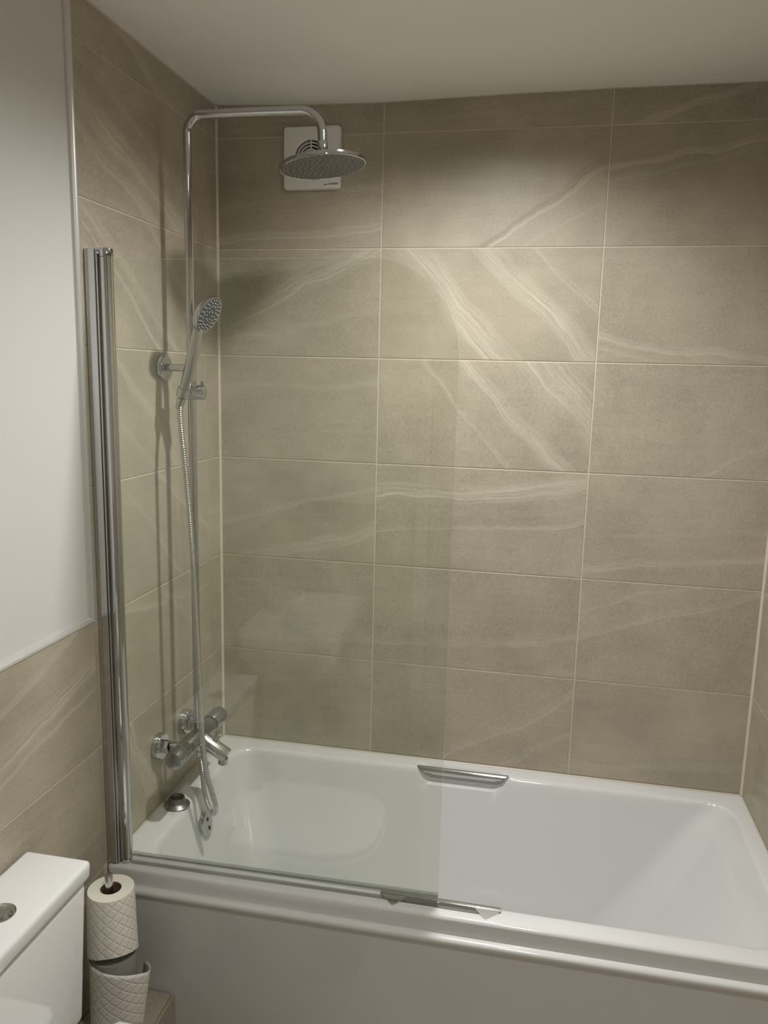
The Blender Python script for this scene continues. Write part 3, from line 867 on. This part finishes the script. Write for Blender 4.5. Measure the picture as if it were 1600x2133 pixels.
# ---------------------------------------------------------------- extractor fan
fx0, fx1, fz0, fz1 = 0.207, 0.370, 1.668, 1.833
fcx, fcz = 0.286, 1.751
fan = empty('extractor_fan', ((fx0 + fx1) / 2, 0, fz0), 'square white extractor fan on the far wall, behind the overhead rose', 'extractor fan')
GR = 0.047
def rrect(x0, x1, z0, z1, r, nper=5):
    pts = []
    for (cx, cz, a0) in ((x1 - r, z1 - r, 0), (x0 + r, z1 - r, PI / 2), (x0 + r, z0 + r, PI), (x1 - r, z0 + r, 1.5 * PI)):
        for i in range(nper):
            t = a0 + PI / 2 * i / (nper - 1)
            pts.append((cx + r * math.cos(t), cz + r * math.sin(t)))
    full = []
    for (a_, b_) in zip(pts, pts[1:] + pts[:1]):
        full.append(a_)
        n_ = int(math.hypot(b_[0] - a_[0], b_[1] - a_[1]) / 0.006)
        for q_ in range(1, n_): full.append((a_[0] + (b_[0] - a_[0]) * q_ / n_, a_[1] + (b_[1] - a_[1]) * q_ / n_))
    return full
ol = rrect(fx0, fx1, fz0, fz1, 0.008)
mx_, mz_ = (fx0 + fx1) / 2, (fz0 + fz1) / 2
il = [(mx_ + (x - mx_) * 0.976, mz_ + (z - mz_) * 0.976) for x, z in ol]
k = len(ol)
ang = [math.atan2(z - fcz, x - fcx) for x, z in il]
layers = [[(x, -0.0006, z) for x, z in ol], [(x, -0.014, z) for x, z in ol], [(x, -0.0175, z) for x, z in il],
          [(fcx + (GR + .014) * math.cos(a), -0.0195, fcz + (GR + .014) * math.sin(a)) for a in ang],
          [(fcx + (GR + .004) * math.cos(a), -0.0185, fcz + (GR + .004) * math.sin(a)) for a in ang],
          [(fcx + GR * math.cos(a), -0.015, fcz + GR * math.sin(a)) for a in ang],
          [(fcx + (GR - .001) * math.cos(a), -0.003, fcz + (GR - .001) * math.sin(a)) for a in ang]]
fb = MB()
vs = [p for l in layers for p in l]
fs = [(l * k + i, l * k + (i + 1) % k, (l + 1) * k + (i + 1) % k, (l + 1) * k + i) for l in range(len(layers) - 1) for i in range(k)]
fb.add(vs, fs)
cover = fb.build('cover', PLASTIC_W, fan, smooth=35)
MB().lathe([(0, 0.0025), (GR - 0.0005, 0.0025), (GR - .0005, 0.001), (0, 0.001)], (fcx, 0, fcz), (0, -1, 0), 40).build('dark_recess', DARK, fan)
for rr_ in (0.0395, 0.031, 0.0225, 0.014):
    MB().lathe([(rr_ - .0014, 0.006), (rr_ + .0014, 0.006), (rr_ + .0014, 0.016), (rr_ - .0014, 0.016), (rr_ - .0014, 0.006)], (fcx, 0, fcz), (0, -1, 0), 40).build('grille_ring', PLASTIC_W, fan, smooth=30)
MB().lathe([(0, 0.015), (0.007, 0.015), (0.007, 0.006), (0, 0.006)], (fcx, 0, fcz), (0, -1, 0), 24).build('grille_hub', PLASTIC_W, fan)
sp_ = MB(); sp_.box(fcx - .0011, fcx + .0011, -0.0175, -0.008, fcz - GR, fcz + GR); sp_.build('grille_bar', PLASTIC_W, fan, smooth=0)
sp_ = MB(); sp_.box(fcx - GR, fcx + GR, -0.0175, -0.008, fcz - .0011, fcz + .0011); sp_.build('grille_bar', PLASTIC_W, fan, smooth=0)
MB().cyl((fcx, -0.010, fcz + 0.001), (fcx, -0.012, fcz + 0.001), 0.004).build('hub_screw', CHROME_SAT, fan)
# printed maker's name with its four-cornered emblem
cu = bpy.data.curves.new('lettering', 'FONT'); cu.body = 'monsoon'; cu.size = 0.0105; cu.extrude = 0.00012; cu.offset = 0.00022
to = bpy.data.objects.new('lettering_tmp', cu); COL.objects.link(to)
bpy.context.view_layer.update()
me = bpy.data.meshes.new_from_object(to.evaluated_get(bpy.context.evaluated_depsgraph_get()))
me.transform(Matrix.Rotation(PI / 2, 4, 'X'))
wx = max(v.co.x for v in me.vertices)
me.transform(Matrix.Diagonal((0.0300 / wx, 1, 0.95, 1)))
bpy.data.objects.remove(to)
me.materials.clear(); me.materials.append(BLACK_PRINT)
lt = bpy.data.objects.new('lettering', me); COL.objects.link(lt); lt.parent = fan
lt.location = Vector((0.3345, -0.0181, 1.6785)) - Vector(fan.location)
em = MB()
ex, ez, es = 0.3285, 1.6815, 0.0036
for sx_ in (-1, 1):
    for sz_ in (-1, 1):
        em.box(ex + sx_ * es - .0011, ex + sx_ * es + .0011, -0.0182, -0.0176, ez + sz_ * es - .0011, ez + sz_ * es + .0011)
em.box(ex - es, ex + es, -0.0182, -0.0176, ez + es - .0006, ez + es + .0006); em.box(ex - es, ex + es, -0.0182, -0.0176, ez - es - .0006, ez - es + .0006)
for s in (-1, 1):
    c_, s_ = math.cos(PI / 4 * s), math.sin(PI / 4 * s)
    q = [(-.0036, -.0006), (.0036, -.0006), (.0036, .0006), (-.0036, .0006)]
    em.prism([(ex + a_ * c_ - b_ * s_, -0.0182, ez + a_ * s_ + b_ * c_) for a_, b_ in q], (0, 0.0006, 0))
em.build('emblem', BLACK_PRINT, fan, smooth=0)

# ---------------------------------------------------------------- toilet
CY = -1.17
tl = empty('toilet', (0.3, CY, FLOOR), 'white close-coupled toilet with chrome flush button, in front of the tiled half wall', 'toilet')
def tapered(x0, x1, y0, y1, z0, z1, ti, r, seg=3):
    bm = bmesh.new(); bmesh.ops.create_cube(bm, size=1)
    for v in bm.verts:
        k_ = ti if v.co.z < 0 else 0
        x = x0 + (v.co.x + .5) * (x1 - x0); y = y0 + (v.co.y + .5) * (y1 - y0)
        if v.co.x > 0: x -= k_
        y += -k_ if v.co.y > 0 else k_
        v.co = Vector((x, y, z0 if v.co.z < 0 else z1))
    bmesh.ops.bevel(bm, geom=list(bm.edges), offset=r, segments=seg, profile=0.5, affect='EDGES')
    return MB().bm(bm)
tapered(0.006, 0.138, CY - 0.176, CY + 0.170, -0.120, 0.181, 0.012, 0.012).build('cistern', CERAMIC, tl, smooth=60)
tapered(0.003, 0.146, CY - 0.184, CY + 0.178, 0.183, 0.221, 0.002, 0.010, 4).build('cistern_lid', CERAMIC, tl, smooth=60)
fbn = MB().lathe([(0, 0.004), (0.012, 0.0045), (0.0165, 0.0055), (0.0175, 0.004), (0.0185, 0.0015), (0.023, 0.0035), (0.026, 0.002), (0.0265, 0.0)], (0.078, CY, 0.2208), (0, 0, 1), 40).build('flush_button', CHROME, tl)
def d_outline(x0, x1, hw, n=24):
    pts = [(x0, -hw + .02), (x0 + .02, -hw)]
    xm = x1 - hw * 1.05
    for i in range(n + 1):
        t = -PI / 2 + PI * i / n
        cx = abs(math.cos(t)) ** 0.72; sy = math.copysign(abs(math.sin(t)) ** 0.72, t)
        pts.append((xm + (x1 - xm) * cx, hw * sy))
    pts += [(x0 + .02, hw), (x0, hw - .02)]
    return pts
def slab(o, z0, z1, b=0.006, shrink=0.0):
    mb_ = MB(); n_ = len(o)
    cx = sum(p[0] for p in o) / n_
    def off(d): return [(cx + (x - cx) * (1 - d / .2), y * (1 - d / .17)) for x, y in o]
    lay = [(off(b), z0), (off(0), z0 + b * .6), (off(0), z1 - b), (off(b * .4), z1 - b * .3), (off(b * 1.4), z1)]
    vs = [(x, CY + y, z) for l, z in lay for x, y in l]
    fs = [(l * n_ + i, l * n_ + (i + 1) % n_, (l + 1) * n_ + (i + 1) % n_, (l + 1) * n_ + i) for l in range(4) for i in range(n_)]
    fs += [tuple(reversed(range(n_))), tuple(4 * n_ + i for i in range(n_))]
    return mb_.add(vs, fs)
do = d_outline(0.168, 0.585, 0.180)
slab(do, -0.150, -0.128, 0.007).build('seat_lid', CERAMIC, tl, smooth=60)
slab(d_outline(0.170, 0.590, 0.183), -0.170, -0.1515, 0.005).build('seat', CERAMIC, tl, smooth=60)
pan = MB(); lay = []
for z, x1, hw in ((-0.1705, 0.588, 0.178), (-0.21, 0.575, 0.172), (-0.30, 0.50, 0.145), (-0.40, 0.42, 0.115), (-0.50, 0.40, 0.108), (FLOOR + .001, 0.41, 0.112)):
    lay.append((d_outline(0.176, x1, hw), z))
n_ = len(lay[0][0])
vs = [(x, CY + y, z) for l, z in lay for x, y in l]
fs = [(l * n_ + i, l * n_ + (i + 1) % n_, (l + 1) * n_ + (i + 1) % n_, (l + 1) * n_ + i) for l in range(len(lay) - 1) for i in range(n_)]
fs += [tuple(range(n_)), tuple(reversed([(len(lay) - 1) * n_ + i for i in range(n_)]))]
pan.add(vs, fs); pan.bbox(0.02, 0.20, CY - .10, CY + .10, -0.30, -0.122, 0.01)
pan.build('pan', CERAMIC, tl, smooth=60)
for s in (-1, 1):
    MB().cyl((0.163, CY + s * 0.075, -0.139), (0.163, CY + s * 0.11, -0.139), 0.009).build('hinge', CHROME, tl)

# ---------------------------------------------------------------- toilet roll holder and rolls
HXR, HYR = 0.0885, -0.836
LEDGE = -0.306
hol = empty('toilet_roll_holder', (HXR, HYR, LEDGE), 'upright brushed metal toilet roll holder standing on the tiled ledge', 'toilet roll holder')
MB().cyl((HXR, HYR, LEDGE + 0.0005), (HXR, HYR, LEDGE + 0.012), 0.055, 40, 0.003).build('base', CHROME_SAT, hol)
MB().lathe([(0, LEDGE + .012), (0.0085, LEDGE + .012), (0.0085, 0.070), (0.0075, 0.0745), (0, 0.0765)], (HXR - 0.004, HYR, 0), (0, 0, 1), 24).build('rod', CHROME_SAT, hol)

def uv_cyl(mesh_obj, c):
    me_ = mesh_obj.data
    ul = me_.uv_layers.new(name='paper')
    off = abs_loc(mesh_obj)
    for p in me_.polygons:
        angs = []
        for li in p.loop_indices:
            q = me_.vertices[me_.loops[li].vertex_index].co + off
            angs.append(math.atan2(q.y - c[1], q.x - c[0]))
        wrap = max(angs) - min(angs) > PI
        for li, a_ in zip(p.loop_indices, angs):
            q = me_.vertices[me_.loops[li].vertex_index].co + off
            if wrap and a_ < 0: a_ += 2 * PI
            ul.data[li].uv = (a_ * 0.052, q.z)

ra = empty('toilet_roll', (HXR, HYR, -0.113), 'full white quilted toilet roll on top of the upright holder', 'toilet roll', 'toilet rolls on the holder')
zt, zb = 0.042, -0.112
R0, R1 = 0.0500, 0.0535
nA = 72
rm = MB(); vs = []; fs = []
for lvl in range(9):
    t = lvl / 8
    for i in range(nA):
        th = 2 * PI * i / nA
        rr_ = R0 + (R1 - R0) * (1 - t) ** 1.5
        if lvl == 8: rr_ -= 0.0012
        # the outer sheet ends in a small step
        step = 0.0012 if 0.25 < ((th + 0.6) / (2 * PI)) % 1 < 0.85 else 0.0
        if t > 0.90: step = 0
        zlow = zb + 0.022 * max(0.0, math.cos(th + math.radians(58)))      # the sheet's lower edge rises at the front
        vs.append((HXR + (rr_ + step) * math.cos(th), HYR + (rr_ + step) * math.sin(th), zlow + (zt - zlow) * t))
for l in range(8):
    for i in range(nA):
        j = (i + 1) % nA
        fs.append((l * nA + i, l * nA + j, (l + 1) * nA + j, (l + 1) * nA + i))
rm.add(vs, fs)
ro = rm.build('quilted_sheet', PAPER, ra, smooth=50)
uv_cyl(ro, (HXR, HYR))
for ze, re_ in ((zt, R0 - 0.0012), (-0.0885, R1 - 0.0006)):
    MB().lathe([(0.0225, ze), (re_, ze)], (HXR, HYR, 0), (0, 0, 1), nA).build('roll_end', PAPER_END, ra, smooth=30)
MB().lathe([(0.0225, zt), (0.0225, -0.088), (0.0215, -0.088), (0.0215, zt - 0.0005), (0.0225, zt)], (HXR, HYR, 0), (0, 0, 1), 40).build('core', CARD, ra)

rb_ = empty('toilet_roll', (HXR, HYR, -0.285), 'lower toilet roll of grey paper, with a loose quilted sheet hanging off it', 'toilet roll', 'toilet rolls on the holder')
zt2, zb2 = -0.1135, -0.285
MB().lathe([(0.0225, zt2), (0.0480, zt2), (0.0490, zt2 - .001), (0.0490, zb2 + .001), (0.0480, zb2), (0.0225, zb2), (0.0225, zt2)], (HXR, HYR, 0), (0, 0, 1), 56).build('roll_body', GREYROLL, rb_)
sm_ = MB(); vs = []; fs = []
NA, NB = 40, 14
for ib in range(NB + 1):
    for ia in range(NA + 1):
        ta = ia / NA; tb = ib / NB
        th = math.radians(-185 + 210 * ta + (28 * ((ta - 0.9) / 0.1) ** 2 if ta > 0.9 else 0))   # from the far left round the near side to the right
        flare = max(0, ta - 0.35) / 0.65
        rr_ = 0.0510 + 0.036 * flare ** 1.5 + 0.006 * tb * max(0, 1 - abs(ta - .4) * 2)
        if ta > 0.9: rr_ -= 0.016 * ((ta - 0.9) / 0.1) ** 2
        top = -0.1205 - 0.0520 * ta ** 4
        bot = -0.285 - 0.018 * sm(ta / .3) + 0.045 * math.exp(-((ta - .55) / .12) ** 2)
        z = top + (bot - top) * tb
        rr_ = rr_ - 0.022 * tb * flare
        vs.append((HXR + rr_ * math.cos(th), HYR + rr_ * math.sin(th), z))
for ib in range(NB):
    for ia in range(NA):
        a_ = ib * (NA + 1) + ia
        fs.append((a_, a_ + 1, a_ + NA + 2, a_ + NA + 1))
sm_.add(vs, fs)
so = sm_.build('loose_sheet', PAPER, rb_, smooth=60)
uv_cyl(so, (HXR, HYR))
sol = so.modifiers.new('thickness', 'SOLIDIFY'); sol.thickness = 0.0006

# ---------------------------------------------------------------- washbasin (seen mirrored in the glass)
bs = empty('washbasin', (0.17, -1.81, FLOOR), 'white rectangular washbasin on a pedestal with a tall chrome tap, reflected in the glass screen', 'basin')
bm = bmesh.new()
def rr2(x0, x1, y0, y1, r, z):
    return [(p[0], p[1], z) for p in ring_pts(x0, x1, y0, y1, r, z, 12, 12, 6)]
lay = [rr2(0.04, 0.30, -2.02, -1.60, 0.03, 0.12), rr2(0.004, 0.355, -2.085, -1.535, 0.03, 0.20), rr2(0.002, 0.360, -2.09, -1.53, 0.03, 0.285), rr2(0.005, 0.357, -2.087, -1.533, 0.03, 0.291),
       rr2(0.075, 0.340, -2.065, -1.555, 0.035, 0.291), rr2(0.080, 0.335, -2.06, -1.56, 0.035, 0.285), rr2(0.10, 0.31, -2.02, -1.60, 0.05, 0.20), rr2(0.15, 0.26, -1.92, -1.70, 0.05, 0.185)]
bm.free()
n_ = len(lay[0])
bb = MB().add([p for l in lay for p in l], [(l * n_ + i, l * n_ + (i + 1) % n_, (l + 1) * n_ + (i + 1) % n_, (l + 1) * n_ + i) for l in range(len(lay) - 1) for i in range(n_)] + [tuple(reversed(range(n_))), tuple((len(lay) - 1) * n_ + i for i in range(n_))])
bb.build('bowl', CERAMIC, bs, smooth=40)
tapered(0.03, 0.22, -1.90, -1.72, FLOOR + .001, 0.125, -0.012, 0.02).build('pedestal', CERAMIC, bs, smooth=60)
tp = MB(); tp.cyl((0.04, -1.81, 0.2905), (0.04, -1.81, 0.40), 0.019); tp.cyl((0.04, -1.81, 0.375), (0.155, -1.81, 0.36), 0.012)
tpo = tp.build('tap', CHROME, bs)
MB().bbox(0.022, 0.10, -1.820, -1.800, 0.4005, 0.408, 0.002).build('tap_lever', CHROME, tpo)
